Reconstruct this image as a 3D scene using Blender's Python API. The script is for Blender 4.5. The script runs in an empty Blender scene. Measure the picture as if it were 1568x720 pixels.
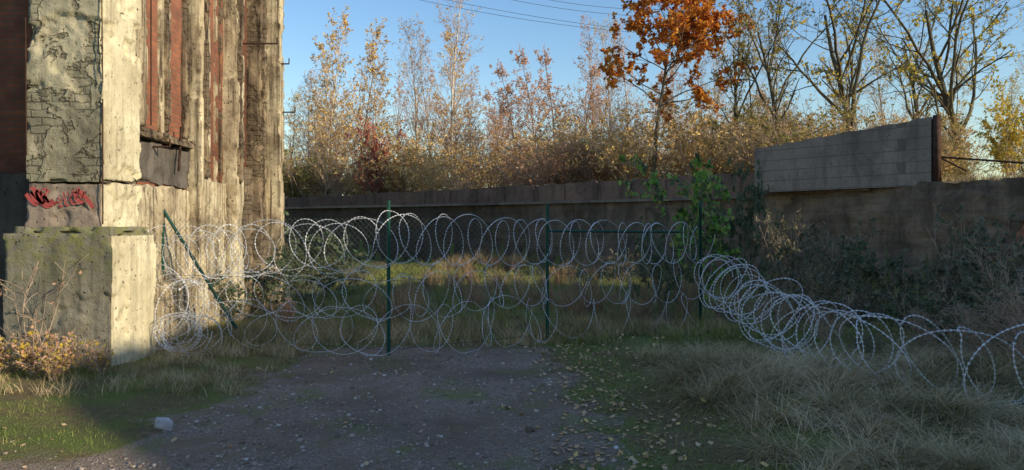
import bpy, math, numpy as np
from mathutils import Vector
rng=np.random.default_rng(7)
scene=bpy.context.scene
R=math.radians
# ---------------------------------------------------------------- helpers
def h3(x,y,z,s):
    v=np.sin(x*127.1+y*311.7+z*74.7+s*19.19)*43758.5453
    return v-np.floor(v)
def vn3(x,y,z,s=0):
    xi,yi,zi=np.floor(x),np.floor(y),np.floor(z)
    f=lambda a:a*a*(3-2*a)
    u,v,w=f(x-xi),f(y-yi),f(z-zi)
    o=0
    for a in (0,1):
        for b in (0,1):
            for c in (0,1):
                o=o+h3(xi+a,yi+b,zi+c,s)*(u if a else 1-u)*(v if b else 1-v)*(w if c else 1-w)
    return o
def fbm(x,y,z=0.0,s=0,o=4):
    x=np.asarray(x,float);y=np.asarray(y,float);z=np.asarray(z,float)+0*x
    t=0;a=.5
    for i in range(o):
        t=t+a*vn3(x,y,z,s+i);x=x*2.03;y=y*2.03;z=z*2.03;a*=.5
    return t/(1-.5**o)
def ss(x):
    x=np.clip(x,0,1);return x*x*(3-2*x)
def build(name,parts,mats,parent=None,smooth=True,attrs=None):
    V=[];Q=[];M=[];o=0
    for p in parts:
        v,q,m=p
        V.append(v);Q.append(q+o);M.append(np.full(len(q),m,np.int32));o+=len(v)
    V=np.concatenate(V).astype(np.float32);Q=np.concatenate(Q).astype(np.int32);M=np.concatenate(M)
    me=bpy.data.meshes.new(name)
    me.vertices.add(len(V));me.vertices.foreach_set('co',V.ravel())
    me.loops.add(len(Q)*4);me.loops.foreach_set('vertex_index',Q.ravel())
    me.polygons.add(len(Q))
    me.polygons.foreach_set('loop_start',np.arange(len(Q),dtype=np.int32)*4)
    for m in mats: me.materials.append(m)
    me.polygons.foreach_set('material_index',M)
    if smooth: me.polygons.foreach_set('use_smooth',np.ones(len(Q),bool))
    if attrs:
        for k,a in attrs.items():
            at=me.attributes.new(k,'FLOAT','POINT');at.data.foreach_set('value',a.astype(np.float32))
    me.update(calc_edges=True)
    ob=bpy.data.objects.new(name,me);scene.collection.objects.link(ob)
    if parent: ob.parent=parent
    return ob
def inst(name,me,loc,rz=0,sc=(1,1,1),parent=None):
    ob=bpy.data.objects.new(name,me);scene.collection.objects.link(ob)
    ob.location=loc;ob.rotation_euler=(0,0,rz);ob.scale=sc
    if parent: ob.parent=parent
    return ob
def empty(name):
    e=bpy.data.objects.new(name,None);scene.collection.objects.link(e);return e
def grid(A,n,m):
    i=np.arange(n-1)[:,None]*m+np.arange(m-1)[None,:]
    q=np.stack([i,i+m,i+m+1,i+1],-1).reshape(-1,4)
    return A.reshape(-1,3),q
def tubes(P,Rd,sides):
    N,K,_=P.shape
    T=np.empty_like(P);T[:,1:-1]=P[:,2:]-P[:,:-2];T[:,0]=P[:,1]-P[:,0];T[:,-1]=P[:,-1]-P[:,-2]
    T/=np.linalg.norm(T,axis=2,keepdims=True)+1e-9
    ref=np.where(np.abs(T[...,2:3])>.9,np.array([1.,0,0]),np.array([0,0,1.]))
    A=np.cross(T,ref);A/=np.linalg.norm(A,axis=2,keepdims=True)+1e-9
    B=np.cross(T,A)
    an=np.arange(sides)*2*np.pi/sides
    V=P[:,:,None]+Rd[:,:,None,None]*(np.cos(an)[None,None,:,None]*A[:,:,None]+np.sin(an)[None,None,:,None]*B[:,:,None])
    base=(np.arange(N)[:,None,None]*K+np.arange(K-1)[None,:,None])*sides
    j=np.arange(sides)[None,None,:];j2=(j+1)%sides
    q=np.stack([base+j,base+j2,base+sides+j2,base+sides+j],-1).reshape(-1,4)
    return V.reshape(-1,3),q
def rod(a,b,r,sides=6,m=0):
    P=np.array([[a,b]],float);v,q=tubes(P,np.full((1,2),r),sides)
    return v,q,m
def unit(v): return v/(np.linalg.norm(v,axis=-1,keepdims=True)+1e-9)
def kids(P,Rd,n,t0,t1,ang,av,L,lv,K,up,wig,rs,rg,taper=.6):
    N,K0,_=P.shape
    idx=np.repeat(np.arange(N),n)
    t=rg.uniform(t0,t1,N*n);s=t*(K0-1);i=np.minimum(s.astype(int),K0-2);f=(s-i)[:,None]
    p=P[idx,i]*(1-f)+P[idx,i+1]*f
    r=(Rd[idx,i]*(1-f[:,0])+Rd[idx,i+1]*f[:,0])*rs
    tn=unit(P[idx,i+1]-P[idx,i])
    rv=unit(rg.normal(size=(N*n,3)));pp=unit(np.cross(tn,rv))
    a=np.radians(rg.normal(ang,av,N*n))[:,None]
    d=unit(np.cos(a)*tn+np.sin(a)*pp)
    pl=np.linalg.norm(np.diff(P,axis=1),axis=2).sum(1)[idx]
    ln=(pl*L*(1-taper*t)*rg.uniform(1-lv,1+lv,N*n))[:,None]
    O=np.empty((N*n,K,3));O[:,0]=p
    for k in range(1,K):
        d=unit(d+rg.normal(size=d.shape)*wig+np.array([0,0,up]))
        O[:,k]=O[:,k-1]+d*ln/(K-1)
    Ro=r[:,None]*np.linspace(1,.35,K)[None]
    return O,np.maximum(Ro,.0035)
def leafq(p,s,rg,flat=.0):
    n=len(p);s=(s*rg.uniform(.6,1.3,n))[:,None]
    u=unit(rg.normal(size=(n,3)));w=unit(np.cross(u,unit(rg.normal(size=(n,3))+np.array([0,0,flat]))))
    V=np.stack([p,p+u*s*.45+w*s*.36,p+u*s,p+u*s*.45-w*s*.36],1).reshape(-1,3)
    return V,np.arange(n*4).reshape(-1,4)
def onlines(P,n,rg,t0=.2):
    N,K,_=P.shape
    i=rg.integers(0,N,n);s=rg.uniform(t0,1,n)*(K-1);k=np.minimum(s.astype(int),K-2);f=(s-k)[:,None]
    return P[i,k]*(1-f)+P[i,k+1]*f
def blades(b,az,L,lean,w,rg,m=0):
    n=len(b);t=np.linspace(0,1,4)[None,:]
    hx=L[:,None]*lean[:,None]*t**1.5
    hz=L[:,None]*(t*np.sqrt(np.clip(1.05-lean**2*.6,0.05,1))[:,None]-lean[:,None]**2*.45*t**2.4)
    C=np.stack([b[:,0:1]+hx*np.cos(az)[:,None],b[:,1:2]+hx*np.sin(az)[:,None],b[:,2:3]+hz],-1)
    fa=az+np.pi/2+rg.normal(0,.6,n)
    W=np.stack([np.cos(fa),np.sin(fa),0*fa],-1)[:,None]*(w[:,None]*(1.05-t**1.5)*.5)[...,None]
    V=np.stack([C-W,C+W],2).reshape(-1,3)
    base=np.arange(n)[:,None]*8+np.arange(3)[None]*2
    q=np.stack([base,base+1,base+3,base+2],-1).reshape(-1,4)
    return V,q,m
def box(x0,x1,y0,y1,z0,z1,m=0):
    v=np.array([[x,y,z] for z in (z0,z1) for y in (y0,y1) for x in (x0,x1)],float)
    q=np.array([[0,2,3,1],[4,5,7,6],[0,1,5,4],[2,6,7,3],[0,4,6,2],[1,3,7,5]])
    return v,q,m
def rbox(x0,x1,y0,y1,z0,z1,res=.05,amp=.012,spall=.03,m=0,seed=0,edge=.03,fs=1.):
    lo=np.array([x0,y0,z0],float);hi=np.array([x1,y1,z1],float);out=[]
    for ax in range(3):
        for sd in (0,1):
            a,b=[(1,2),(2,0),(0,1)][ax]
            na=max(2,int((hi[a]-lo[a])/res)+1);nb=max(2,int((hi[b]-lo[b])/res)+1)
            ga=np.linspace(lo[a],hi[a],na);gb=np.linspace(lo[b],hi[b],nb)
            A=np.empty((na,nb,3));A[...,a]=ga[:,None];A[...,b]=gb[None];A[...,ax]=(hi if sd else lo)[ax]
            p=A.reshape(-1,3)
            on=(np.abs(p-hi)<1e-5).astype(float)-(np.abs(p-lo)<1e-5)
            x,y,z=p.T*fs
            n1=fbm(x*5,y*5,z*5,seed,3);n2=fbm(x*1.7+9,y*1.7,z*1.7,seed+5,4);n3=fbm(x*14,y*14,z*14,seed+8,2)
            sp=ss((n2-.54)/.03)*spall*(.6+.8*n3)
            cnt=np.abs(on).sum(1)
            e=np.where(cnt>=2,ss((n1-.5)/.12)*edge,0)
            d=-on*(sp+e+(n1-.5)*amp*2+(n3-.5)*amp)[:,None]
            A=(p+d).reshape(na,nb,3)
            v,q=grid(A,na,nb)
            if not sd: q=q[:,::-1]
            out.append((v,q,m))
    return out
# ---------------------------------------------------------------- materials
def M(name):
    m=bpy.data.materials.new(name);m.use_nodes=True
    nt=m.node_tree;b=nt.nodes['Principled BSDF'];b.inputs['Roughness'].default_value=.9
    b.inputs['Specular IOR Level'].default_value=.2
    return m,nt,b
def N(nt,t,**k):
    n=nt.nodes.new(t)
    for a,v in k.items():
        if a in n.inputs: n.inputs[a].default_value=v
        else: setattr(n,a,v)
    return n
def noise(nt,vec,scale,detail=6,rough=.6,dist=0):
    n=N(nt,'ShaderNodeTexNoise');n.inputs['Scale'].default_value=scale;n.inputs['Detail'].default_value=detail
    n.inputs['Roughness'].default_value=rough;n.inputs['Distortion'].default_value=dist
    nt.links.new(vec,n.inputs['Vector']);return n.outputs['Fac']
def ramp(nt,fac,stops,interp='LINEAR'):
    r=N(nt,'ShaderNodeValToRGB');e=r.color_ramp;e.interpolation=interp
    while len(e.elements)<len(stops): e.elements.new(.5)
    for el,(p,c) in zip(e.elements,stops):
        el.position=p;el.color=(c,c,c,1) if isinstance(c,(int,float)) else (*c,1)
    nt.links.new(fac,r.inputs[0]);return r.outputs[0]
def mix(nt,f,a,b,bt='MIX'):
    n=N(nt,'ShaderNodeMix',data_type='RGBA',blend_type=bt)
    for s,v in ((n.inputs[0],f),(n.inputs[6],a),(n.inputs[7],b)):
        if isinstance(v,(int,float)): s.default_value=v
        elif isinstance(v,tuple): s.default_value=(*v,1)
        else: nt.links.new(v,s)
    return n.outputs[2]
def math_(nt,op,a,b=0.0):
    n=N(nt,'ShaderNodeMath',operation=op)
    for s,v in ((n.inputs[0],a),(n.inputs[1],b)):
        if isinstance(v,(int,float)): s.default_value=v
        else: nt.links.new(v,s)
    return n.outputs[0]
def scalev(nt,vec,s):
    n=N(nt,'ShaderNodeMapping');n.inputs['Scale'].default_value=s;nt.links.new(vec,n.inputs[0]);return n.outputs[0]
def bump(nt,b,h,st,dist=.02,prev=None):
    n=N(nt,'ShaderNodeBump');n.inputs['Strength'].default_value=st;n.inputs['Distance'].default_value=dist
    nt.links.new(h,n.inputs['Height'])
    nt.links.new(n.outputs[0],b.inputs['Normal']);return n.outputs[0]
def pos(nt): return N(nt,'ShaderNodeNewGeometry').outputs['Position']
def wallvec(nt,p):
    s=N(nt,'ShaderNodeSeparateXYZ');nt.links.new(p,s.inputs[0])
    c=N(nt,'ShaderNodeCombineXYZ');nt.links.new(math_(nt,'ADD',s.outputs[0],s.outputs[1]),c.inputs[0]);nt.links.new(s.outputs[2],c.inputs[1])
    return c.outputs[0],s.outputs[2]
def concrete(name,c1,c2,dark,streak=.6,bs=.5,brick=0,moss=None,spread=1.0,joints=None,sfreq=5,sth=.48,bth=.55,damp=None,lines=0,blotch=.55):
    m,nt,b=M(name);p=pos(nt)
    wv,z=wallvec(nt,p)
    n1=noise(nt,p,1.3*spread,8,.65,.3);n2=noise(nt,p,9,8,.7);n3=noise(nt,p,60,4,.7)
    col=mix(nt,ramp(nt,n1,[(.38,0),(.6,1)]),c1,c2)
    st=noise(nt,scalev(nt,p,(sfreq,sfreq,.35)),1.6,6,.65)
    col=mix(nt,math_(nt,'MULTIPLY',ramp(nt,st,[(sth,0),(sth+.2,1)]),streak),col,dark)
    blot=noise(nt,p,.8,8,.75,.6)
    col=mix(nt,math_(nt,'MULTIPLY',ramp(nt,blot,[(.52,0),(.66,1)]),blotch),col,dark)
    col=mix(nt,math_(nt,'MULTIPLY',ramp(nt,n2,[(.52,0),(.75,1)]),.5),col,dark)
    pit=ramp(nt,noise(nt,p,22,3,.5),[(.27,1),(.36,0)])
    col=mix(nt,pit,col,tuple(x*.5 for x in dark))
    h=math_(nt,'ADD',math_(nt,'MULTIPLY',n2,1.0),math_(nt,'MULTIPLY',n3,.35))
    h=math_(nt,'SUBTRACT',h,math_(nt,'MULTIPLY',pit,.5))
    if brick:
        bt=N(nt,'ShaderNodeTexBrick');bt.inputs['Scale'].default_value=1;bt.inputs['Brick Width'].default_value=.27;bt.inputs['Row Height'].default_value=.1
        bt.inputs['Mortar Size'].default_value=.012;bt.inputs['Mortar Smooth'].default_value=.8
        wd=N(nt,'ShaderNodeVectorMath',operation='ADD');nz=N(nt,'ShaderNodeTexNoise');nz.inputs['Scale'].default_value=6;nt.links.new(p,nz.inputs['Vector'])
        sc=N(nt,'ShaderNodeVectorMath',operation='SCALE');sc.inputs['Scale'].default_value=.06;nt.links.new(nz.outputs['Color'],sc.inputs[0])
        nt.links.new(wv,wd.inputs[0]);nt.links.new(sc.outputs[0],wd.inputs[1])
        nt.links.new(wd.outputs[0],bt.inputs['Vector'])
        bn=noise(nt,p,2.3,6,.62,.5)
        msk=ramp(nt,bn,[(bth-.02,0),(bth+.02,1)])
        mm=math_(nt,'MULTIPLY',msk,math_(nt,'MULTIPLY',bt.outputs['Fac'],ramp(nt,n2,[(.35,.1),(.6,.8)])))
        edge=ramp(nt,bn,[(bth-.03,0),(bth,.8),(bth+.03,0)])
        col=mix(nt,math_(nt,'MULTIPLY',msk,.6),col,tuple(x*.7 for x in c2))
        col=mix(nt,math_(nt,'MULTIPLY',mm,.55),col,dark)
        col=mix(nt,math_(nt,'MULTIPLY',edge,.45),col,dark)
        h=math_(nt,'SUBTRACT',h,math_(nt,'MULTIPLY',mm,1.0*brick))
        h=math_(nt,'SUBTRACT',h,math_(nt,'MULTIPLY',msk,1.8*brick))
    if joints:
        bt=N(nt,'ShaderNodeTexBrick');bt.inputs['Scale'].default_value=1;bt.inputs['Brick Width'].default_value=joints[0];bt.inputs['Row Height'].default_value=joints[1]
        bt.inputs['Mortar Size'].default_value=.012;nt.links.new(wv,bt.inputs['Vector'])
        col=mix(nt,math_(nt,'MULTIPLY',bt.outputs['Fac'],.55),col,dark)
        h=math_(nt,'SUBTRACT',h,math_(nt,'MULTIPLY',bt.outputs['Fac'],.8))
    if lines:
        wn=noise(nt,scalev(nt,p,(.25,.25,3.2)),lines,5,.6,.3)
        col=mix(nt,math_(nt,'MULTIPLY',ramp(nt,wn,[(.5,0),(.58,1)]),.25),col,dark)
    if damp:  # wall shade painted into the colour, darker towards the left
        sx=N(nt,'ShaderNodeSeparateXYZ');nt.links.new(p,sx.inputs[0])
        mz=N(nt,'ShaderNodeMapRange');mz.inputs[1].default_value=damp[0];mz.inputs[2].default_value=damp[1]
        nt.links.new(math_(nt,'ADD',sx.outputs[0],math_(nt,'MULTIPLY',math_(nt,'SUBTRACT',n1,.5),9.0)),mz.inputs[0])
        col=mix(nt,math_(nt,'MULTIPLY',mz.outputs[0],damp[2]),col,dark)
    if moss:
        mz=N(nt,'ShaderNodeMapRange');mz.inputs[1].default_value=moss[1];mz.inputs[2].default_value=moss[2];nt.links.new(z,mz.inputs[0])
        f=math_(nt,'MULTIPLY',mz.outputs[0],ramp(nt,n2,[(.42,0),(.6,.8)]))
        col=mix(nt,f,col,moss[0])
    nt.links.new(col,b.inputs['Base Color']);bump(nt,b,h,bs,.03)
    return m
c_pil=concrete('weathered_plaster',(.56,.50,.34),(.36,.33,.225),(.10,.085,.06),.55,1.,brick=1.2,bth=.52,blotch=.75)
c_side=concrete('pale_concrete',(.80,.72,.49),(.60,.52,.34),(.20,.165,.10),.5,.7)  # sun-facing side only: its sunlit brightness is put into the colour
c_fin=concrete('streaked_concrete',(.74,.64,.43),(.46,.37,.24),(.075,.05,.032),1.0,.9,sfreq=8,sth=.47,blotch=.7)
c_fin2=concrete('brown_stained_concrete',(.38,.29,.18),(.20,.15,.10),(.05,.035,.024),1.0,1.,brick=.8,sfreq=7,bth=.5,blotch=.7)
c_base=concrete('plinth_concrete',(.30,.275,.205),(.20,.185,.14),(.065,.058,.045),.6,.9,moss=((.24,.25,.05),.9,1.8))
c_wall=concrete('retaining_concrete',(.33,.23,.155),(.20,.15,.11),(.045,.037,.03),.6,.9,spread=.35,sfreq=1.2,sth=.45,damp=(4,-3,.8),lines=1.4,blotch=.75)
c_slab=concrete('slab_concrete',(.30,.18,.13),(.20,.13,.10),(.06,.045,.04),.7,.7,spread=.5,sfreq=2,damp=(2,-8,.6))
c_block=concrete('block_concrete',(.35,.28,.225),(.25,.205,.17),(.12,.09,.075),.5,.5,joints=(1.0,.32),spread=.6,sfreq=2)
c_ledge=concrete('ledge_concrete',(.26,.21,.165),(.19,.15,.125),(.07,.055,.045),.5,.5)
c_band=concrete('lower_band_plaster',(.40,.31,.24),(.28,.225,.17),(.10,.075,.06),.4,.7)
c_dk=concrete('dark_panel',(.19,.165,.14),(.11,.095,.08),(.045,.037,.03),.7,.5)
c_dkb=concrete('sooty_base',(.11,.09,.07),(.07,.055,.045),(.035,.03,.025),.5,.5)  # very dark concrete for the front base and parapet joints
def brickmat(name,a,b_,mo):
    m,nt,b=M(name);p=pos(nt);wv,z=wallvec(nt,p)
    bt=N(nt,'ShaderNodeTexBrick');bt.inputs['Scale'].default_value=1;bt.inputs['Brick Width'].default_value=.23;bt.inputs['Row Height'].default_value=.075
    bt.inputs['Mortar Size'].default_value=.009
    bt.inputs['Color1'].default_value=(*a,1);bt.inputs['Color2'].default_value=(*b_,1);bt.inputs['Mortar'].default_value=(*mo,1)
    nt.links.new(wv,bt.inputs['Vector'])
    n=noise(nt,p,3,6,.6)
    col=mix(nt,math_(nt,'MULTIPLY',ramp(nt,n,[(.4,0),(.75,1)]),.6),bt.outputs['Color'],(.08,.05,.04))
    nt.links.new(col,b.inputs['Base Color']);bump(nt,b,math_(nt,'SUBTRACT',n,bt.outputs['Fac']),.5,.01)
    return m
m_brick=brickmat('red_brick',(.40,.155,.085),(.30,.11,.07),(.22,.15,.11))
def simple(name,c,rough=.7,metal=0,var=.3,sc=20):
    m,nt,b=M(name);p=pos(nt);n=noise(nt,p,sc,5,.6)
    nt.links.new(mix(nt,ramp(nt,n,[(.35,0),(.7,1)]),c,tuple(x*(1-var) for x in c)),b.inputs['Base Color'])
    b.inputs['Roughness'].default_value=rough;b.inputs['Metallic'].default_value=metal
    bump(nt,b,n,.2,.005);return m
m_green=simple('green_painted_steel',(.014,.085,.06),.45,0,.4)
m_mesh=simple('green_mesh_wire',(.14,.17,.14),.5,0,.3)
m_rust=simple('rusty_steel',(.10,.055,.04),.85,.2,.6,8)
m_razor=simple('galvanised_razor_wire',(.80,.81,.84),.42,.2,.4,3)
m_red=simple('red_spray_paint',(.50,.10,.09),.8,0,.5,9)
m_cable=simple('cable',(.05,.05,.055),.7)
m_stone=simple('stone',(.55,.52,.50),.9,0,.4,12)
def island(name,stops,trans=0,rough=.8,patch=None):
    m,nt,b=M(name);g=N(nt,'ShaderNodeNewGeometry')
    f=g.outputs['Random Per Island']
    if patch:
        n=noise(nt,g.outputs['Position'],patch,3,.5)
        f=math_(nt,'ADD',math_(nt,'MULTIPLY',f,.45),math_(nt,'MULTIPLY',ramp(nt,n,[(.35,0),(.65,1)]),.55))
    col=ramp(nt,f,stops)
    nt.links.new(col,b.inputs['Base Color']);b.inputs['Roughness'].default_value=rough
    if trans:
        t=N(nt,'ShaderNodeBsdfTranslucent');nt.links.new(col,t.inputs[0])
        ms=N(nt,'ShaderNodeMixShader');ms.inputs[0].default_value=trans
        nt.links.new(b.outputs[0],ms.inputs[1]);nt.links.new(t.outputs[0],ms.inputs[2])
        nt.links.new(ms.outputs[0],nt.nodes['Material Output'].inputs[0])
    return m
l_ochre=island('leaf_ochre',[(0,(.68,.44,.15)),(.5,(.78,.58,.22)),(1,(.56,.34,.14))],.2)
l_rust=island('leaf_rust',[(0,(.60,.32,.19)),(.5,(.68,.43,.26)),(1,(.46,.23,.13))],.2)
l_dred=island('leaf_dark_red',[(0,(.40,.12,.08)),(1,(.28,.10,.07))])
l_orange=island('leaf_orange',[(0,(.74,.26,.04)),(.5,(.82,.42,.06)),(.75,(.52,.15,.05)),(1,(.28,.08,.04))],.4)
l_yellow=island('leaf_yellow',[(0,(.85,.58,.07)),(.6,(.68,.53,.09)),(1,(.28,.30,.06))],.45)
l_olive=island('leaf_olive',[(0,(.18,.20,.06)),(.5,(.38,.33,.10)),(1,(.62,.46,.13))],.4)
l_dark=island('leaf_dark_green',[(0,(.055,.085,.04)),(.6,(.09,.125,.065)),(1,(.15,.17,.10))],.2,.6)
l_green=island('leaf_bright_green',[(0,(.13,.30,.05)),(.6,(.20,.40,.08)),(1,(.38,.40,.10))],.35,.6)
l_grey=island('leaf_grey_green',[(0,(.11,.125,.075)),(.6,(.17,.185,.12)),(1,(.27,.21,.13))],.2,.7)
g_dry=island('grass_dry',[(0,(.13,.125,.045)),(.25,(.26,.215,.09)),(.55,(.44,.34,.18)),(.8,(.58,.45,.26)),(1,(.72,.58,.37))],0,.8,.9)
g_green=island('grass_green',[(0,(.11,.15,.035)),(.45,(.20,.23,.06)),(.8,(.34,.31,.12)),(1,(.52,.41,.22))],0,.8,.9)
g_red=island('grass_russet',[(0,(.26,.16,.10)),(.5,(.38,.25,.15)),(1,(.28,.27,.10))],0,.8,.7)
l_fallen=island('fallen_leaf',[(0,(.40,.24,.12)),(.5,(.58,.41,.24)),(.8,(.32,.18,.10)),(1,(.66,.46,.16))])
def bark(name,c,d,sc=6):
    m,nt,b=M(name);tc=N(nt,'ShaderNodeTexCoord').outputs['Object'];n=noise(nt,scalev(nt,tc,(1,1,.5)),sc,5,.6)
    nt.links.new(mix(nt,ramp(nt,n,[(.42,0),(.6,1)]),c,d),b.inputs['Base Color']);return m
b_birch=bark('birch_bark',(.72,.67,.58),(.25,.2,.16))
b_twig=bark('twig_brown',(.52,.38,.28),(.38,.27,.19))
b_dark=bark('dark_bark',(.15,.12,.085),(.21,.17,.11))
b_lichen=bark('olive_bark',(.15,.13,.075),(.09,.075,.05))
# ---------------------------------------------------------------- world, sun, camera
az=R(119);el=R(22)
w=bpy.data.worlds.new('World');scene.world=w;w.use_nodes=True;nt=w.node_tree
sky=nt.nodes.new('ShaderNodeTexSky');sky.sky_type='NISHITA';sky.sun_disc=False;sky.sun_elevation=el;sky.sun_rotation=az
sky.altitude=0;sky.air_density=1.35;sky.dust_density=.5;sky.ozone_density=3.0
hs=nt.nodes.new('ShaderNodeHueSaturation');hs.inputs['Saturation'].default_value=1.18;hs.inputs['Value'].default_value=1.28;hs.inputs['Hue'].default_value=.508
nt.links.new(sky.outputs[0],hs.inputs['Color'])
nt.links.new(hs.outputs[0],nt.nodes['Background'].inputs[0]);nt.nodes['Background'].inputs[1].default_value=.15
S=Vector((math.sin(az)*math.cos(el),math.cos(az)*math.cos(el),math.sin(el)))
ld=bpy.data.lights.new('sun','SUN');ld.energy=5;ld.angle=R(.5);ld.color=(1,.85,.60)
lo=bpy.data.objects.new('sun',ld);scene.collection.objects.link(lo);lo.rotation_euler=S.to_track_quat('Z','Y').to_euler();lo.location=(30,-10,30)
cd=bpy.data.cameras.new('camera');cam=bpy.data.objects.new('camera',cd);scene.collection.objects.link(cam)
cam.location=(0,0,1.7);cam.rotation_euler=(R(90),0,0);cd.lens=25.26;cd.sensor_width=36;cd.shift_y=-.0064;cd.clip_end=3000
scene.camera=cam
scene.view_settings.view_transform='Standard';scene.view_settings.look='None';scene.view_settings.exposure=0
F=1100.
def W(u,v,Y): return np.array([(u-784)/F*Y,Y,1.7+(350-v)/F*Y])
# ---------------------------------------------------------------- terrain
WP=np.array([[15.,-60],[15.2,-10],[15.4,4],[15,12],[12.4,17.4],[10.3,20.6],[8.1,23.8],[5.2,26.6],[1.5,29.2],[-4,32.8],[-11.7,37],[-20,41],[-70,60]])
def sd(x,y):
    best=np.full(x.shape,1e9);sg=np.zeros(x.shape)
    for a,b in zip(WP[:-1],WP[1:]):
        d=b-a;L2=d@d
        t=np.clip(((x-a[0])*d[0]+(y-a[1])*d[1])/L2,0,1)
        dx=x-a[0]-t*d[0];dy=y-a[1]-t*d[1];q=np.hypot(dx,dy)
        c=d[0]*dy-d[1]*dx
        k=q<best-1e-9;best=np.where(k,q,best);sg=np.where(k,np.where(c<0,1,-1),sg)
    return best*sg
def H(x,y):
    x=np.asarray(x,float);y=np.asarray(y,float)
    s=sd(x,y)
    z=ss((s-.05)/.35)*(2.9+.5*(fbm(x*.25,y*.25,0,3)-.5)*ss(s/3))
    z=z+np.where(s>0,0,1)*(.5*ss((s+3.2)/3)*fbm(x*.6,y*.6,0,9)*ss((y-8)/4))
    z=z+9.2*ss((x-16)/5)*ss((13-y)/7)*(1-.15*ss((-6.0-y)/1.5)*ss((y+16)/2))+(ss(s/2)*ss((13-y)/6))*(fbm(x*.7,y*.7,0,12)-.5)*1.6  # unseen hill added on the right, shaped to throw shade over the yard
    yard=np.where(s<0,1,0)
    z=z+yard*((fbm(x*.5,y*.5,0,4)-.5)*.12*ss((y-3)/3)+ .10*ss((x-1.2)/1.5)*ss((10-y)/2)+(fbm(x*1.6,y*1.6,0,14)-.5)*.05*ss((y-3)/2))
    return z
def G(x,y):
    xl=np.interp(y,[0,4,5,6.2,7.5,9.6,12],[-6.5,-5.2,-4.0,-3.5,-2.8,-2.5,-1.8]);xr=np.interp(y,[0,4,5,6.2,7.5,9.6,12],[1.4,.8,.65,.55,.7,.85,.4])
    d=np.minimum(x-xl,xr-x)+(fbm(x*1.2,y*1.2,0,21)-.5)*1.8+(fbm(x*5,y*5,0,22)-.5)*.7
    return ss((d+.4)/1.)*ss((11.2-y)/1.6)
xs=np.concatenate([-20-np.geomspace(480,2,14),np.arange(-20,-7,.5),np.arange(-7,9,.12),np.arange(9,30,.3),30+np.geomspace(2,480,14)])
ys=np.concatenate([-np.geomspace(200,18,6),np.arange(-17,-1,.6),np.arange(-1,3,.4),np.arange(3,13,.12),np.arange(13,45,.3),45+np.geomspace(1,900,20)])
X,Y=np.meshgrid(xs,ys,indexing='ij')
A=np.stack([X,Y,H(X,Y)],-1);v,q=grid(A,len(xs),len(ys))
m_ground,nt,b=M('ground_earth_gravel');p=pos(nt)
at=N(nt,'ShaderNodeAttribute',attribute_name='gravel')
n1=noise(nt,p,1.1,8,.65,.4);n2=noise(nt,p,14,6,.7);n3=noise(nt,p,90,3,.6)
vo=N(nt,'ShaderNodeTexVoronoi');vo.inputs['Scale'].default_value=55;nt.links.new(p,vo.inputs['Vector'])
vo2=N(nt,'ShaderNodeTexVoronoi');vo2.inputs['Scale'].default_value=120;nt.links.new(p,vo2.inputs['Vector'])
sep=N(nt,'ShaderNodeSeparateColor');nt.links.new(vo.outputs['Color'],sep.inputs[0])
grav=ramp(nt,sep.outputs[0],[(0,(.17,.125,.09)),(.5,(.29,.225,.17)),(.85,(.40,.32,.25)),(1,(.60,.51,.43))])
sep2=N(nt,'ShaderNodeSeparateColor');nt.links.new(vo2.outputs['Color'],sep2.inputs[0])
grav2=ramp(nt,sep2.outputs[0],[(0,(.19,.14,.10)),(.6,(.30,.235,.18)),(1,(.46,.38,.31))])
grav=mix(nt,ramp(nt,n2,[(.42,0),(.55,1)]),grav,grav2)
grav=mix(nt,ramp(nt,n1,[(.46,0),(.60,.75)]),grav,(.235,.18,.115))
grav=mix(nt,ramp(nt,noise(nt,p,.9,7,.72),[(.52,0),(.62,.75)]),grav,(.19,.22,.07))
grav=mix(nt,ramp(nt,noise(nt,p,.5,5,.6),[(.38,.5),(.52,0)]),grav,(.13,.10,.075))
earth=mix(nt,ramp(nt,n2,[(.3,0),(.7,1)]),(.12,.09,.045),(.25,.20,.095))
earth=mix(nt,ramp(nt,n1,[(.42,0),(.58,1)]),earth,(.15,.19,.045))
f=math_(nt,'ADD',at.outputs['Fac'],math_(nt,'MULTIPLY',math_(nt,'SUBTRACT',n2,.5),1.2))
nt.links.new(mix(nt,ramp(nt,f,[(.35,0),(.65,1)]),earth,grav),b.inputs['Base Color'])
hh=math_(nt,'ADD',math_(nt,'MULTIPLY',n2,1.2),math_(nt,'ADD',math_(nt,'MULTIPLY',n3,.3),math_(nt,'MULTIPLY',math_(nt,'SUBTRACT',1.0,vo.outputs['Distance']),.8)))
bump(nt,b,hh,.9,.03)
build('ground',[(v,q,0)],[m_ground],attrs={'gravel':G(v[:,0],v[:,1])})
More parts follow.
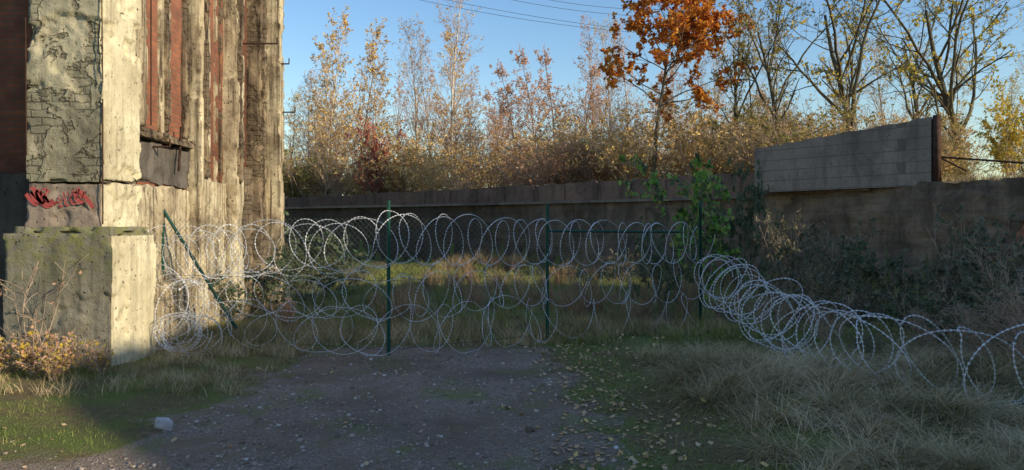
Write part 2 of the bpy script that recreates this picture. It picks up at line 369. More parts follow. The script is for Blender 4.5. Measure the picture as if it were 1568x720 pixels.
# ---------------------------------------------------------------- retaining wall
def resample(P,ds):
    P=np.asarray(P,float);L=np.r_[0,np.cumsum(np.linalg.norm(np.diff(P,axis=0),axis=1))]
    s=np.arange(0,L[-1],ds);s=np.r_[s,L[-1]]
    return np.stack([np.interp(s,L,P[:,k]) for k in range(P.shape[1])],1),s
def strip(P,z0f,z1f,off,thick,ds,nz,amp,seed,m=0):
    C,s=resample(P,ds);T=unit(np.gradient(C,axis=0));Nn=np.stack([-T[:,1],T[:,0]],1)
    z0=z0f(s,C);z1=z1f(s,C)
    out=[]
    t=np.linspace(0,1,nz)
    Z=z0[:,None]*(1-t)+z1[:,None]*t
    x3,y3=C[:,0:1]+0*Z,C[:,1:2]+0*Z
    dd=(fbm(x3*.7,y3*.7,Z*.9,seed,5)-.5)*amp*2+(fbm(x3*4,y3*4,Z*4,seed+3,3)-.5)*amp*.7-ss((fbm(x3*1.1,y3*1.1,Z*1.3,seed+9,4)-.56)/.03)*amp*.5
    Fp=np.empty((len(C),nz,3));Fp[...,:2]=C[:,None]+Nn[:,None]*(off+dd)[...,None];Fp[...,2]=Z
    v,q=grid(Fp,len(C),nz);out.append((v,q,m))
    Tp=np.empty((len(C),3,3));Tp[:,0]=Fp[:,-1]
    for k,tt in ((1,.5),(2,1.)):
        Tp[:,k,:2]=C+Nn*(off-thick*tt);Tp[:,k,2]=z1
    v,q=grid(Tp,len(C),3);out.append((v,q,m))
    Bp=np.stack([Tp[:,2],np.c_[Tp[:,2,:2],z0]],1);v,q=grid(Bp,len(C),2);out.append((v,q,m))
    for e in (0,-1):
        a=Fp[e,0];b=Fp[e,-1];c=Tp[e,2];d=np.r_[Tp[e,2,:2],z0[e]]
        out.append((np.array([a,b,c,d]),np.array([[0,1,2,3]]),m))
    return out
rw=empty('retaining_wall')
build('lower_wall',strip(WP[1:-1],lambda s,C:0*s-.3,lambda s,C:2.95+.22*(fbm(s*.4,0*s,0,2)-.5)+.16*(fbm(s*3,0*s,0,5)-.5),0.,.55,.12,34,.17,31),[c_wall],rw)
lp=WP[6:-1]
build('ledge',strip(lp,lambda s,C:2.70+0*s,lambda s,C:2.80+.05*(fbm(s*2,0*s,0,5)-.5),.18,.2,.2,4,.04,33),[c_ledge],rw)
pz=resample(WP[5:-1],.1)[1][-1]
build('parapet',strip(WP[5:-1],lambda s,C:2.78+0*s,lambda s,C:2.82+np.interp(s/pz,[0,.2,.5,.75,1],[.80,.72,.60,.42,.36])+.07*(h3(np.floor(s/1.45),0*s,0*s,3)-.5)+.08*(fbm(s*2.5,0*s,0,5)-.5)-.12*((s%1.45)<.05),.13,.16,.045,5,.02,44),[c_slab],rw)
C,s=resample(WP[5:-1],1.45);parts=[]
for k in range(1,len(C)-1):
    a=C[k];d=unit(C[k+1]-C[k-1]);n=np.array([-d[1],d[0]]);c0=a+n*.155
    hh_=2.82+np.interp(k/len(C),[0,.2,.5,.75,1],[.80,.72,.60,.42,.36])
    parts.append(rod([*c0,2.82],[*(c0+rng.normal(0,.004,2)),hh_-.03],.013,5))
build('parapet_joints',parts,[c_dkb],rw)
bw=empty('block_wall')
bp=np.array([W(1428,0,19.3)[:2],W(1158,0,23.2)[:2]])
Lb=np.linalg.norm(bp[1]-bp[0])
build('blocks',strip(bp,lambda s,C:2.85+0*s,lambda s,C:2.9+np.interp(s,[0,Lb],[1.78,1.36])+.012*np.sign(np.sin(s*6.3)),.12,.25,.06,30,.012,41),[c_block],bw)
e=bp[0]
build('end_post',[box(e[0]-.05,e[0]+.10,e[1]-.22,e[1]-.08,2.8,4.72),box(e[0]+.04,e[0]+.14,e[1]-.06,e[1]+.2,2.8,4.66)],[m_rust],bw,smooth=False)
r1=W(1432,240,19.2);r2=W(1600,252,18.0)
build('rusty_pipe_rail',[rod(r1,r2,.03),rod(r1+[0,0,-.25],r1+[0,0,-1.2],.03),rod(r2,r2+[0,0,-1.2],.03),rod(W(1432,238,19.2),W(1480,262,18.8),.025)],[m_rust])
wb=W(1556,365,16.9)
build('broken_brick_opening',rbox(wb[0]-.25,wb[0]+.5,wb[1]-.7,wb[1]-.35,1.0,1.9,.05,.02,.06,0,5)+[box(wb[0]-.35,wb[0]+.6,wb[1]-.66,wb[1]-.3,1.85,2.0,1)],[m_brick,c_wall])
# ---------------------------------------------------------------- building
bd=empty('concrete_industrial_building')
build('brick_core',[box(-18,-5.36,9.72,15.5,-.2,13)],[m_brick],bd,smooth=False)
build('front_base',rbox(-18,-6.03,9.5,9.715,-.2,2.45,.12,.01,.02,0,3),[c_dkb],bd)
p1=rbox(-6.03,-5.07,8.9,9.84,1.6,2.28,.03,.012,.03,0,1,.03)
p2=rbox(-6.02,-5.075,8.91,9.835,2.28,9,.03,.010,.05,0,2,.05)
def facemat(parts): return [(v,q,1 if k==1 else 0) for k,(v,q,m) in enumerate(parts)]
build('corner_pilaster_foot',facemat(p1),[c_band,c_side],bd)
build('corner_pilaster',facemat(p2),[c_pil,c_side],bd)
build('corner_plinth',facemat(rbox(-6.16,-4.84,8.7,9.76,-.3,1.64,.03,.012,.03,0,4,.04))+rbox(-6.1,-4.9,8.76,9.7,1.62,1.72,.04,.01,.02,0,6,.05),[c_base,c_side],bd)
fp=[]
kw=dict(res=.05,amp=.004,spall=.03,edge=.04)
fp+=rbox(-5.5,-5.27,9.84,11.86,-.2,2.35,m=0,seed=7,**kw)
fp+=rbox(-5.5,-5.30,9.84,11.86,2.35,3.0,m=1,seed=8,**kw)
fp+=rbox(-5.5,-5.18,9.84,11.84,3.0,3.13,m=2,seed=9,**kw)
for k,(a,b_,x,mm) in enumerate([(9.85,10.40,-5.27,0),(10.86,11.17,-5.30,0),(10.95,11.06,-5.25,2),(11.62,11.86,-5.28,2),
      (11.85,12.2,-5.12,0),(12.9,12.98,-5.32,0),(13.1,13.18,-5.31,2),(13.3,13.65,-5.09,0),(14.18,14.26,-5.31,0),(14.5,14.85,-5.07,2),(14.85,15.0,-5.2,0),(15.25,15.53,-4.92,0)]):
    fp+=rbox(-5.5,x,a,b_,3.13 if b_<11.9 and a<11.8 else -.2,13,m=mm,seed=20+k,**kw)
    if b_-a>.3 and x>-5.2: fp+=rbox(-5.5,x+.05,a+.09,b_-.11,2.3+.25*(k%3),13,m=2,seed=50+k,**kw)
fp+=rbox(-5.5,-5.25,12.2,13.3,-.2,2.55,m=0,seed=40,**kw)
fp+=rbox(-5.5,-5.22,13.65,14.5,-.2,2.9,m=2,seed=41,**kw)
fp+=rbox(-5.5,-5.24,14.99,15.26,-.2,2.8,m=0,seed=42,**kw)
fp+=rbox(-5.5,-5.08,9.9,11.8,-.2,.9,m=0,seed=43,**kw)
build('facade_fins',fp,[c_fin,c_dk,c_fin2],bd)
st=[]
for (u,v,Yy,dx) in [(384,67,13.6,.5),(434,98,15.3,.12),(434,172,15.4,.25),(250,225,10.6,.1)]:
    a=W(u,v,Yy);st+= [rod(a-[.3,0,0],a+[dx,.0,0],.016),rod(a+[dx,0,.0],a+[dx,0,.12],.012)]
st+=[rod((-5.25,10.45,3.2),(-5.25,10.45,8),.010),rod((-5.24,11.3,2.6),(-5.2,11.3,3.3),.02),rod((-5.06,8.885,1.75),(-5.065,8.89,3.3),.008),rod((-5.06,8.885,3.5),(-5.07,8.88,4.6),.006),rod((-6.0,8.88,2.6),(-6.0,8.86,4.3),.008)]
build('rusty_brackets',st,[m_rust],bd)
rg=np.random.default_rng(5);gp=[]
for k in range(10):
    x0=-5.95+.07*k;t=np.linspace(0,1,14)
    x=x0+.10*np.sin(t*5+k)+.04*t;z=2.08+.09*np.cos(t*6.5+k*1.7)-.07*(t-.5)
    wd=.009+.009*rg.random()
    y=0*x+8.884
    A_=np.stack([np.stack([x-wd,y,z-wd],-1),np.stack([x+wd,y,z+wd],-1)],1);v,q=grid(A_,14,2);gp.append((v,q,0))
build('red_graffiti',gp,[m_red],bd)
# ---------------------------------------------------------------- fence
PT=[np.array([-5.3,10.9,0]),np.array([-1.65,9.6,0]),np.array([.54,11.0,0]),np.array([3.25,12.4,0])]
fe=empty('chain_link_fence');pp=[]
for p_ in PT:
    z=float(H(p_[0],p_[1]));pp+=[rod(p_+[0,0,z-.2],p_+[0,0,2.05],.026,8),rod(p_+[0,0,2.05],p_+[0,0,2.07],.030,8)]
pp+=[rod(PT[3],PT[3]+[0,0,2.18],.026,8)]
pp+=[rod((-5.28,10.88,1.98),W(362,503,11.0),.025,8)]
pp+=[rod(PT[2]+[0,0,1.66],PT[3]*.85+PT[2]*.15+[0,0,1.64],.020,8)]
for a,b_ in zip(PT[:-1],PT[1:]):
    for z in (.08,1.0): pp.append(rod(a+[0,0,z],b_+[0,0,z],.003,4))
build('posts',pp,[m_green],fe)
mp=[]
for a,b_ in zip(PT[:-1],PT[1:]):
    d=b_-a;L=np.linalg.norm(d);d=d/L;h=1.78 ;step=.085
    off=np.arange(-h,L,step)
    for sg in (1,-1):
        s0=np.clip(off,0,L);s1=np.clip(off+h,0,L)
        z0=(s0-off);z1=(s1-off)
        if sg<0: z0,z1=h-z0,h-z1
        P0=a+d*s0[:,None]+np.c_[0*s0,0*s0,z0+.06];P1=a+d*s1[:,None]+np.c_[0*s0,0*s0,z1+.06]
        k=(s1-s0)>.02
        P=np.stack([P0,P1],1)[k];v,q=tubes(P,np.full((len(P),2),.0020),3);mp.append((v,q,0))
build('wire_mesh',mp,[m_mesh],fe)
# ---------------------------------------------------------------- razor wire
def coil(path,r,pitch,a,bb,seed,sgn=1,jit=.06,rt=.0032,barb=.0135,step=.047):
    rg=np.random.default_rng(seed)
    C,s=resample(path,.02);L=s[-1]
    pt=pitch if np.ndim(pitch) else [pitch,pitch]
    pi_=np.interp(s/L,np.linspace(0,1,len(pt)),pt)
    th=np.r_[0,np.cumsum(np.diff(s)/pi_[1:])]*2*np.pi
    n=int(th[-1]/(2*np.pi)*30);t=np.linspace(0,th[-1],n)
    c=np.stack([np.interp(t,th,C[:,k]) for k in range(3)],1)
    T=np.gradient(c,axis=0);T[:,2]=0;T=unit(T);Nn=np.stack([-T[:,1],T[:,0],0*T[:,0]],1)
    nl=int(th[-1]/(2*np.pi))+3;jr=1+rg.normal(0,jit,nl);jz=rg.normal(0,jit*.5,nl);jx=rg.normal(0,jit*1.2,nl)
    l=t/(2*np.pi);J=lambda q:np.interp(l,np.arange(nl),q)
    rr=r*J(jr);ph=sgn*t+rg.uniform(0,6)
    c=c+T*((a*rr/r)*np.cos(ph)+J(jx))[:,None]+Nn*(bb*np.cos(ph+.5*J(jx)*8)*J(jr))[:,None]
    c[:,2]+=rr*np.sin(ph)+J(jz)*.6
    c[:,2]=np.maximum(c[:,2],H(c[:,0],c[:,1])+.02)
    v,q=tubes(c[None],np.full((1,n),rt),4);out=[(v,q,0)]
    B,_=resample(c,step);T=unit(np.gradient(B,axis=0))
    ref=unit(rg.normal(size=B.shape));A1=unit(np.cross(T,ref));A2=np.cross(T,A1)
    for A_ in (A1,A2):
        V=np.stack([B-T*barb*.95,B+A_*barb*.8,B+T*barb*.95,B-A_*barb*.8],1).reshape(-1,3)
        out.append((V,np.arange(len(V)).reshape(-1,4),0))
    return out
def fp_(z,dy=-.12,t0=0,t1=1):
    P=np.array(PT)+[0,dy,0];P,_=resample(P,.1);n=len(P);P=P[int(t0*n):int(t1*n)];P=P.copy();x=P[:,0]
    P[:,2]=np.interp(x,[-5.3,-4,-1.6,.5,3.3],z) if np.ndim(z) else z
    return P
rw_=empty('razor_wire_fence_coils')
tp=coil(fp_([1.25,1.38,1.55,1.5,1.45]),.34,.44,.31,.14,1,1,.08)+coil(fp_([1.2,1.36,1.53,1.5,1.45]),.34,.5,.31,.14,2,-1,.08)
build('top_coil',tp,[m_razor],rw_)
lw=coil(fp_([.7,.72,.82,.86,.82],-.2),.32,.5,.32,.16,3,1,.09,.0027,.0115)+coil(fp_([.68,.7,.8,.85,.82],-.2,.0,.9),.3,.7,.3,.16,4,-1,.1,.0027,.0115)
build('middle_coil',lw,[m_razor],rw_)
bt_=coil(fp_([.4,.36,.36,.36,.35],-.28),.32,.62,.3,.2,5,1,.1,.0025,.0105)+coil(fp_([.4,.36,.36,.36,.35],-.28,0.05,.7),.3,.9,.3,.2,6,-1,.1,.0025,.0105)
build('bottom_coil',bt_,[m_razor],rw_)
bu=coil(np.array([[-5.0,10.1,1.0],[-4.9,10.0,.75],[-4.6,9.9,.6],[-4.2,9.9,.5]]),.45,.25,.3,.25,7,1,.12)+coil(np.array([[-4.6,9.6,.30],[-4.1,9.45,.30]]),.26,.06,.3,.1,8,1,.1)+coil(np.array([[-5.0,10.3,1.3],[-4.4,10.1,1.35],[-3.7,10.0,1.42]]),.42,.36,.3,.2,17,1,.1)
build('corner_bundle',bu,[m_razor],rw_)
rp=np.array([[3.35,12.0,.93],[3.5,11.3,.78],[3.62,10.1,.50],[3.72,8.5,.44],[3.8,7.4,.46],[4.15,6.7,.46],[4.7,6.1,.46],[5.5,5.6,.46],[7,5.0,.46]])
rc=coil(rp,.37,[.13,.18,.30,.42,.5,.5],.12,.34,9,1,.12,.004,.017,.052)+coil(rp[2:],.37,[.6,.75,.7],.28,.36,10,-1,.15,.004,.017,.052)
build('razor_wire_coil',rc,[m_razor])
# ---------------------------------------------------------------- plants
def trunkP(h,K,wig,rg,lean=0.02):
    P=np.zeros((1,K,3));d=np.array([rg.normal(0,lean),rg.normal(0,lean),1.])
    for k in range(1,K):
        d=unit(d+np.r_[rg.normal(0,wig,2),.05]);P[0,k]=P[0,k-1]+d*h/(K-1)
    return P
def birch(name,seed,h=11,leafm=None,nl=2500,ls=.1,n1=44,drop=-.06,bk=None,tw=None):
    rg=np.random.default_rng(seed)
    P=trunkP(h,12,.04,rg);Rr=np.linspace(.09,.012,12)[None]
    a,ar=kids(P,Rr,n1,.16,.99,34,9,.33,.3,5,.10,.10,.45,rg,.72)
    b_,br=kids(a,ar,8,.2,1,36,10,.42,.3,3,.02,.13,.55,rg,.5)
    c,cr=kids(b_,br,3,.2,1,32,12,.6,.4,2,drop,.15,.65,rg,.4)
    parts=[]
    for (PP,RR,sd_,m) in ((P,Rr,6,0),(a,ar,3,1),(b_,br,3,1),(c,cr,3,1)):
        v,q=tubes(PP,RR,sd_);parts.append((v,q,m))
    if nl:
        v,q=leafq(onlines(c,nl,rg),ls,rg);parts.append((v,q,2))
    ob=build(name,parts,[bk or b_birch,tw or b_twig,leafm or l_ochre]);return ob
def shrub(name,seed,h,ns,spread,leafm,nl,ls,n1=9,n2=6,bk=None,up=.05,wig=.12,r0=.02):
    rg=np.random.default_rng(seed);K=6
    az_=rg.uniform(0,2*np.pi,ns);sp=rg.uniform(.1,1,ns)*spread
    d=unit(np.stack([np.cos(az_)*sp,np.sin(az_)*sp,np.ones(ns)],1));P=np.zeros((ns,K,3));P[:,0,:2]=rg.normal(0,.12*h*.3,(ns,2))
    ln=h*rg.uniform(.55,1.05,ns)[:,None]
    for k in range(1,K):
        d=unit(d+rg.normal(size=d.shape)*wig+np.array([0,0,up-.0]));P[:,k]=P[:,k-1]+d*ln/(K-1)
    Rr=np.ones((ns,1))*np.linspace(r0,r0*.3,K)[None]
    a,ar=kids(P,Rr,n1,.2,1,40,12,.45,.35,4,.03,.15,.55,rg,.5)
    b_,br=kids(a,ar,n2,.15,1,38,12,.5,.4,3,0,.18,.6,rg,.4)
    parts=[]
    for PP,RR,sd_ in ((P,Rr,5),(a,ar,3),(b_,br,3)):
        v,q=tubes(PP,RR,sd_);parts.append((v,q,0))
    if nl:
        lm=leafm if isinstance(leafm,list) else [leafm]
        for j,_ in enumerate(lm):
            v,q=leafq(onlines(b_,nl//len(lm),rg),ls,rg);parts.append((v,q,1+j))
    else: lm=[]
    return build(name,parts,[bk or b_twig]+lm)
def spreading(name,seed,h,leafm,nl,ls,bk,n0=5,ang=32,dense=1.):
    rg=np.random.default_rng(seed)
    P=trunkP(h*.75,10,.07,rg,.05);Rr=np.linspace(.12,.035,10)[None]
    a,ar=kids(P,Rr,n0,.22,.75,ang,8,.9,.15,9,.06,.10,.62,rg,.35)
    P2=np.concatenate([P[:,::1][:,:9],a]);R2=np.concatenate([Rr[:,:9],ar])
    b_,br=kids(P2,R2,9,.3,1,42,12,.42,.3,6,.05,.12,.5,rg,.45)
    c,cr=kids(b_,br,int(7*dense),.2,1,42,12,.45,.35,4,.0,.14,.55,rg,.4)
    d,dr=kids(c,cr,3,.2,1,38,12,.5,.4,3,-.02,.16,.6,rg,.4)
    parts=[]
    for PP,RR,sd_ in ((P,Rr,8),(a,ar,6),(b_,br,4),(c,cr,3),(d,dr,3)):
        v,q=tubes(PP,RR,sd_);parts.append((v,q,0))
    v,q=leafq(onlines(d,nl,rg),ls,rg);parts.append((v,q,1))
    return build(name,parts,[bk,leafm])
def place(ob,base,u,v,Yp,h0,sx=1.,first=[set()]):
    x=(u-784)/F*Yp;z=float(H(x,Yp));top=1.7+(350-v)/F*Yp;s_=max(.2,(top-z)/h0)
    if ob.name in first[0]:
        o_=inst(base,ob.data,(x,Yp,z-.1),rng.uniform(0,6.28),(s_*sx,s_*sx,s_))
    else:
        first[0].add(ob.name);o_=ob;ob.location=(x,Yp,z-.1);ob.scale=(s_*sx,s_*sx,s_)
    return o_
bo=birch('birch_tree',11,11,l_ochre,3800,.11)
bb_=birch('birch_tree',12,11,l_ochre,800,.09)
bc=birch('birch_tree',13,11,l_rust,3800,.11,50,bk=b_dark)
bd_=birch('birch_tree',14,11,l_yellow,1500,.10,bk=b_lichen)
be=birch('birch_tree',15,11,l_rust,1800,.095)
HB=11.0
L=[(450,150,39,bd_),(468,120,44,bb_),(498,35,39,bo),(520,75,44,bo),(548,48,41,bo),(578,85,40,bo),(612,110,43,be),(640,40,41,bb_),(662,70,44,be),(690,-20,39,bb_),(700,50,44,bo),(722,115,42,be),(748,135,40,bc),(775,145,38,bc),(800,108,41,bc),(830,90,40,bc),(858,92,42,bc),(885,100,39,bc),(905,55,46,be),(935,40,44,bb_),(960,60,46,be),(985,110,36,bc),(1035,80,42,be),(1075,60,38,bb_),(1100,40,42,bb_),(1140,30,36,bd_),(1180,50,40,bb_),(1275,70,42,bb_),(1350,60,40,bb_),(1400,80,42,bb_),(1460,90,38,bd_),(1545,120,32,bd_),(1580,40,34,bb_)]
for u,v,Yp,ob in L: place(ob,'birch_tree',u,v,Yp,HB,1.0)
obs=[bo,bb_,bc,be,bo]
rg=np.random.default_rng(77)
for k in range(28):
    u=rg.uniform(400,1250);Yp=rg.uniform(41,58)
    v=np.interp(u,[400,500,600,750,900,1100,1640],[190,130,160,175,135,130,170])+rg.uniform(-10,60)
    place(obs[rg.integers(0,5)],'birch_tree',u,v,Yp,HB,1.2)
s1=shrub('bramble_bush',21,3.2,20,.8,l_ochre,3300,.095,8,5,r0=.018)
s2=shrub('bramble_bush',22,3.2,20,.9,l_rust,3200,.095,8,5,r0=.018)
s3=shrub('bramble_bush',23,3.2,22,.7,l_olive,3600,.095,8,5,r0=.018)
s4=shrub('bare_bush',24,3.6,28,.7,l_ochre,900,.08,9,5,r0=.02)
def behind(u,extra):
    t=(u-784)/F
    for Yp in np.arange(12,60,.25):
        if sd(np.array([t*Yp]),np.array([Yp]))[0]>extra: return Yp
    return 60
for k in range(84):
    u=rg.uniform(430,1600);ex=rg.uniform(1.2,9);Yp=behind(u,ex)
    if k<14: u=440+k*15.;Yp=behind(u,2.5+(k%3))
    if u>1420 and ex<6: continue
    v=np.interp(u,[430,700,900,1150,1600],[255,235,215,190,225])+rg.uniform(-35,35)
    if u<560: obx=[s1,s3,s4,s2][rg.integers(0,4)]
    elif u<1100: obx=[s1,s2,s4,s2,s1][rg.integers(0,5)]
    else: obx=[s3,s4,s3,s1][rg.integers(0,4)]
    place(obx,'bramble_bush' if obx is not s4 else 'bare_bush',u,v,Yp,3.2,1.15)
s5=shrub('russet_shrub',25,4,14,.4,l_dred,4500,.13,9,5);place(s5,'russet_shrub',567,188,36.5,4.,.7)
def oak():
    rg=np.random.default_rng(31);h=7.6
    P=trunkP(h,10,.04,rg);Rr=np.linspace(.11,.02,10)[None]
    a,ar=kids(P,Rr,34,.45,1,62,12,.44,.3,6,.04,.10,.5,rg,.45)
    b_,br=kids(a,ar,7,.25,1,45,12,.45,.3,4,.02,.14,.55,rg,.4)
    c,cr=kids(b_,br,4,.2,1,40,12,.5,.4,3,0,.15,.6,rg,.4)
    parts=[]
    for PP,RR,sd_ in ((P,Rr,6),(a,ar,4),(b_,br,3),(c,cr,3)):
        v,q=tubes(PP,RR,sd_);parts.append((v,q,0))
    v,q=leafq(onlines(c,12500,rg),.155,rg);parts.append((v,q,1))
    return build('oak_tree',parts,[b_dark,l_orange])
place(oak(),'oak_tree',1000,4,28.5,7.4,1.0)
sp1=spreading('alder_tree',41,7.5,l_yellow,1700,.10,b_lichen,6,36)
sp2=spreading('alder_tree',43,7.5,l_olive,1600,.10,b_lichen,5,28)
place(sp1,'alder_tree',1322,-60,25,7.,1.15)
place(sp2,'alder_tree',1205,-30,27,7.,.9)
place(sp1,'alder_tree',1480,-80,27,7.,1.1)
place(sp2,'alder_tree',1130,10,30,7.,.8)
place(sp2,'alder_tree',1420,-10,32,7.,.9)
s6=shrub('yellow_shrub',26,4,14,.5,l_yellow,3000,.13,9,5);place(s6,'yellow_shrub',1555,128,22,4.,.8)
# shrubs in front of wall
s7=shrub('evergreen_shrub',27,3.4,5,.30,[l_green,l_green,l_dark],1500,.14,8,5,bk=b_dark,r0=.018)
place(s7,'evergreen_shrub',1056,208,14.2,3.6,.75)
s8=shrub('evergreen_shrub',28,2.2,9,.6,l_dark,900,.13,8,5,bk=b_dark,r0=.014);place(s8,'evergreen_shrub',1128,262,15,2.1,.42)
s9=shrub('buddleia_bush',29,2.1,12,.9,l_grey,1000,.13,7,4,bk=b_twig,r0=.012)
for u,v,Yp,ob,nm,sx in [(1015,345,13.5,s8,'evergreen_shrub',.6),(1190,390,15,s9,'buddleia_bush',1),(1240,400,13,s9,'buddleia_bush',1),(1310,420,12.5,s9,'buddleia_bush',1.1),(1410,400,12,s9,'buddleia_bush',1),(1510,320,12,s9,'buddleia_bush',.8),(1440,440,10.4,s8,'evergreen_shrub',1.2),(1560,370,10.3,s9,'buddleia_bush',1.),(1210,320,20.5,s9,'buddleia_bush',.8),(950,380,23,s9,'buddleia_bush',1.2),(460,355,17,s8,'evergreen_shrub',1.3),(420,335,18,s8,'evergreen_shrub',1),(400,385,14.5,s8,'evergreen_shrub',1.3),(350,410,13,s8,'evergreen_shrub',1.),(500,385,18,s8,'evergreen_shrub',1.2),(545,395,21,s9,'buddleia_bush',1.),(1100,470,12.6,s9,'buddleia_bush',1.3),(1330,500,9.6,s9,'buddleia_bush',1.1),(1470,350,13,s9,'buddleia_bush',.8),(1280,340,15,s9,'buddleia_bush',.7),(1370,380,13,s8,'evergreen_shrub',1.),(1540,430,9.2,s8,'evergreen_shrub',1.1)]:
    place(ob,nm,u,v,Yp,2.0,sx)
sb=shrub('bare_bush',30,1.9,18,1.0,l_grey,200,.08,8,4,bk=b_twig,r0=.008)
for u,v,Yp in [(1500,440,9.0),(1560,430,8.4),(1420,450,9.8),(1270,450,10.8),(1600,410,8.),(1180,440,12)]: place(sb,'bare_bush',u,v,Yp,1.8,1.1)
s12=shrub('russet_bush',34,.9,20,.8,l_rust,700,.06,7,4,bk=b_twig,r0=.006);place(s12,'russet_bush',440,450,12.2,.9,.8)
s10=shrub('dogwood_shrub',32,.5,18,1.0,[l_rust,l_yellow],300,.05,6,3,bk=b_twig,r0=.005)
for k,(x,y,sc) in enumerate([(-5.9,8.2,1.),(-5.45,8.2,1.),(-5.05,7.9,.8),(-6.4,8.2,1.),(-4.75,8.3,.7),(-5.2,8.35,.9)]):
    z=float(H(x,y))
    if k==0: s10.location=(x,y,z);s10.scale=(sc,)*3
    else: inst('dogwood_shrub',s10.data,(x,y,z),k*1.3,(sc,)*3)
s11=shrub('sapling',33,1.35,5,.35,l_rust,40,.05,4,2,bk=b_twig,r0=.006);s11.location=(-5.55,8.4,0)
# ---------------------------------------------------------------- grass
def gpatch(name,n,fx,mat,Lr,lean,w,clump=0,seed=0,yard=True,noisef=None,cr=.09):
    rg=np.random.default_rng(seed)
    x,y=fx(rg,n)
    if clump:
        nc=max(1,n//clump);ci=rg.integers(0,nc,n);cx,cy=x[ci],y[ci]
        a=rg.uniform(0,6.28,n);rr=np.abs(rg.normal(0,cr,n));x=cx+np.cos(a)*rr;y=cy+np.sin(a)*rr
        azb=rg.uniform(0,6.28,nc)[ci];azm=np.where(rg.random(n)<.65,azb+rg.normal(0,.8,n),a)
    else: azm=rg.uniform(0,6.28,n)
    k=np.ones(n,bool)
    if yard: k&=(G(x,y)<rg.random(n)*.5+.05)
    if noisef is not None: k&=noisef(x,y,rg)
    x,y,azm=x[k],y[k],azm[k];n=len(x)
    b_=np.stack([x,y,H(x,y)-.01],1)
    Ln=rg.uniform(*Lr,n)*(.5+1.*fbm(x*.8,y*.8,0,seed))
    return build(name,[blades(b_,azm,Ln,rg.uniform(*lean,n),rg.uniform(.6,1.3,n)*w,rg)],[mat],smooth=True)
def rect(x0,x1,y0,y1): return lambda rg,n:(rg.uniform(x0,x1,n),rg.uniform(y0,y1,n))
gpatch('dry_long_grass',85000,rect(.8,8.5,4.0,9.6),g_dry,(.2,.54),(.8,1.25),.006,170,1,noisef=lambda x,y,r:(x>1.2+.9*fbm(x,y,0,3))&(fbm(x*.9,y*.9,0,33)>.22+.25*r.random(len(x))),cr=.11)
gpatch('short_grass',36000,rect(.6,8.5,4,12),g_green,(.03,.11),(.2,.8),.006,0,2)
gpatch('verge_grass',46000,rect(-9,-1.6,4.5,11),g_green,(.02,.09),(.2,.9),.005,0,3,noisef=lambda x,y,r:(fbm(x*1.5,y*1.5,0,8)>.2+r.random(len(x))*.5)&~((x<-4.8)&(y>8.65)))
gpatch('verge_tufts',7000,rect(-6.5,-1.6,7.2,10),g_dry,(.08,.28),(.4,1.),.005,50,13,noisef=lambda x,y,r:~((x<-4.8)&(y>8.65)))
gpatch('fence_foot_grass',26000,rect(-5,3.6,9.3,12.4),g_dry,(.10,.30),(.2,1.),.007,25,4,noisef=lambda x,y,r:y>np.interp(x,[-5,-1.65,.54,3.25],[9.4,9.35,10.6,11.6])+.0)
gpatch('meadow_grass',52000,rect(-5,10,10.5,31),g_green,(.10,.30),(.2,.9),.012,30,5,yard=False,noisef=lambda x,y,r:(sd(x,y)<-.2))
gpatch('russet_grass',24000,rect(-3,8,13,30),g_red,(.3,.7),(.15,.8),.013,60,6,yard=False,noisef=lambda x,y,r:(sd(x,y)<-.2)&(fbm(x*.35,y*.35,0,15)>.50))
gpatch('bank_edge_grass',16000,lambda rg,n:(lambda t,u:(8+6*t+u*.83,24-8.6*t+u*.5))(rg.random(n),rg.uniform(-.05,2.5,n)),g_dry,(.1,.4),(.2,1.),.012,40,7,yard=False,noisef=lambda x,y,r:(sd(x,y)>.2))
gpatch('path_grass',7000,rect(-3.5,1,4.5,10.5),g_green,(.02,.06),(.3,.9),.005,0,8,yard=False,noisef=lambda x,y,r:fbm(x*1.3,y*1.3,0,30)>.56)
rg=np.random.default_rng(50);n=12000
y=3.9+7*rg.random(n)**1.3;x=rg.uniform(-5.6,1.3,n);k=(G(x,y)>rg.random(n)*.6)&(fbm(x*1.4,y*1.4,0,60)>.3+.4*rg.random(n));x,y=x[k],y[k];n=len(x)
s_=.004+.012*rg.random(n)**5+.003*rg.random(n)
cb=np.array([[a,b2,c] for c in (-1,1) for b2 in (-1,1) for a in (-1,1)],float)
V=np.stack([x,y,H(x,y)+s_*.2],1)[:,None]+(cb[None]+rg.normal(0,.35,(n,8,3)))*s_[:,None,None]*np.array([1,1,.6])
Q=np.array([[0,2,3,1],[4,5,7,6],[0,1,5,4],[2,6,7,3],[0,4,6,2],[1,3,7,5]])[None]+np.arange(n)[:,None,None]*8
m_peb=island('pebbles',[(0,(.16,.12,.09)),(.5,(.30,.24,.19)),(.9,(.45,.38,.32)),(1,(.68,.62,.56))])
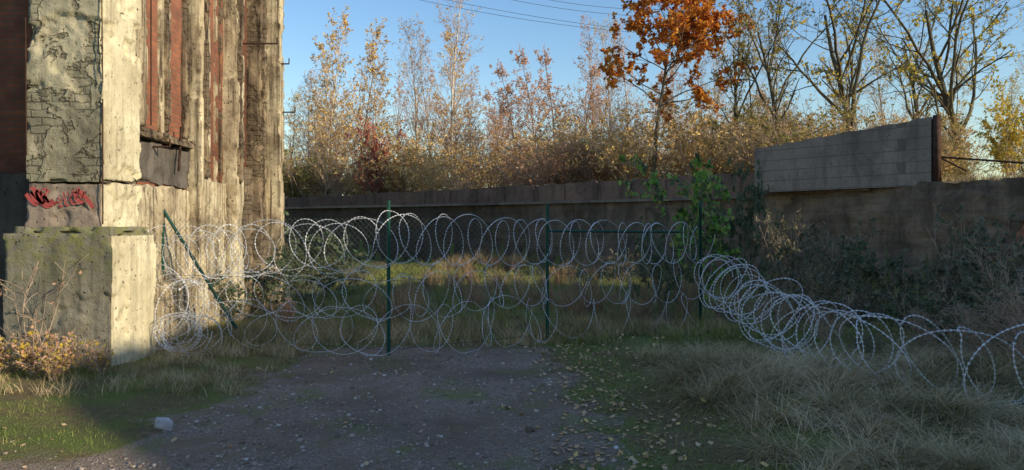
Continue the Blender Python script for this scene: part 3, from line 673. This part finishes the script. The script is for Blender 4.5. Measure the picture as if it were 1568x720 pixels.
build('path_gravel',[(V.reshape(-1,3),Q.reshape(-1,4),0)],[m_peb],smooth=False)
n=3000;x=np.r_[rg.uniform(-6,7,n//2),rg.normal(.9,.5,n-n//2)];y=rg.uniform(4,12,n);k=rg.random(n)<np.where(x>.3,.8,.2);x,y=x[k],y[k];n=len(x)
c=np.stack([x,y,H(x,y)+.015+.05*(x>1.4)],1);a=rg.uniform(0,6.28,n);sz=rg.uniform(.012,.036,n)
u_=np.stack([np.cos(a),np.sin(a),rg.normal(0,.3,n)],1)*sz[:,None];w_=np.stack([-np.sin(a),np.cos(a),rg.normal(0,.3,n)],1)*sz[:,None]*.7
V=np.stack([c-u_,c+w_,c+u_,c-w_],1).reshape(-1,3)
build('fallen_leaves',[(V,np.arange(4*n).reshape(-1,4),0)],[l_fallen])
def rock(name,c,s,mat,seed):
    rg=np.random.default_rng(seed);parts=rbox(-1,1,-1,1,-1,1,.5,.1,.1,0,seed,.2);out=[]
    pl=[(unit(rg.normal(size=3)),rg.uniform(.75,1.05)) for _ in range(11)]
    for v,q,m in parts:
        for n_,dd in pl:
            ov=np.maximum(0,v@n_-dd);v=v-ov[:,None]*n_
        out.append((v*np.array(s),q,m))
    o_=build(name,out,[mat],smooth=False);o_.location=c;o_.rotation_euler=(.2,.25,.6)
rock('stone',(-2.98,6.15,.03),(.075,.055,.05),m_stone,3)
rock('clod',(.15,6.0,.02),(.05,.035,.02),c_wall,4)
pl=empty('power_line');cb_=[]
for (u0,v0,u1,v1) in [(560,-14,940,46),(560,-24,960,44),(700,-14,980,24),(760,-12,1000,14)]:
    a=W(u0,v0,75);b_=W(u1,v1,82);a=a-(b_-a)*.6;b2=b_+(b_-a)*.5
    t=np.linspace(0,1,24)[:,None];P=a*(1-t)+b2*t;P[:,2]-=3.0*(4*t*(1-t))[:,0]-2.6
    v,q=tubes(P[None],np.full((1,24),.022),4);cb_.append((v,q,0))
build('wires',cb_,[m_cable],pl)
print('faces',sum(len(m.polygons) for m in bpy.data.meshes))
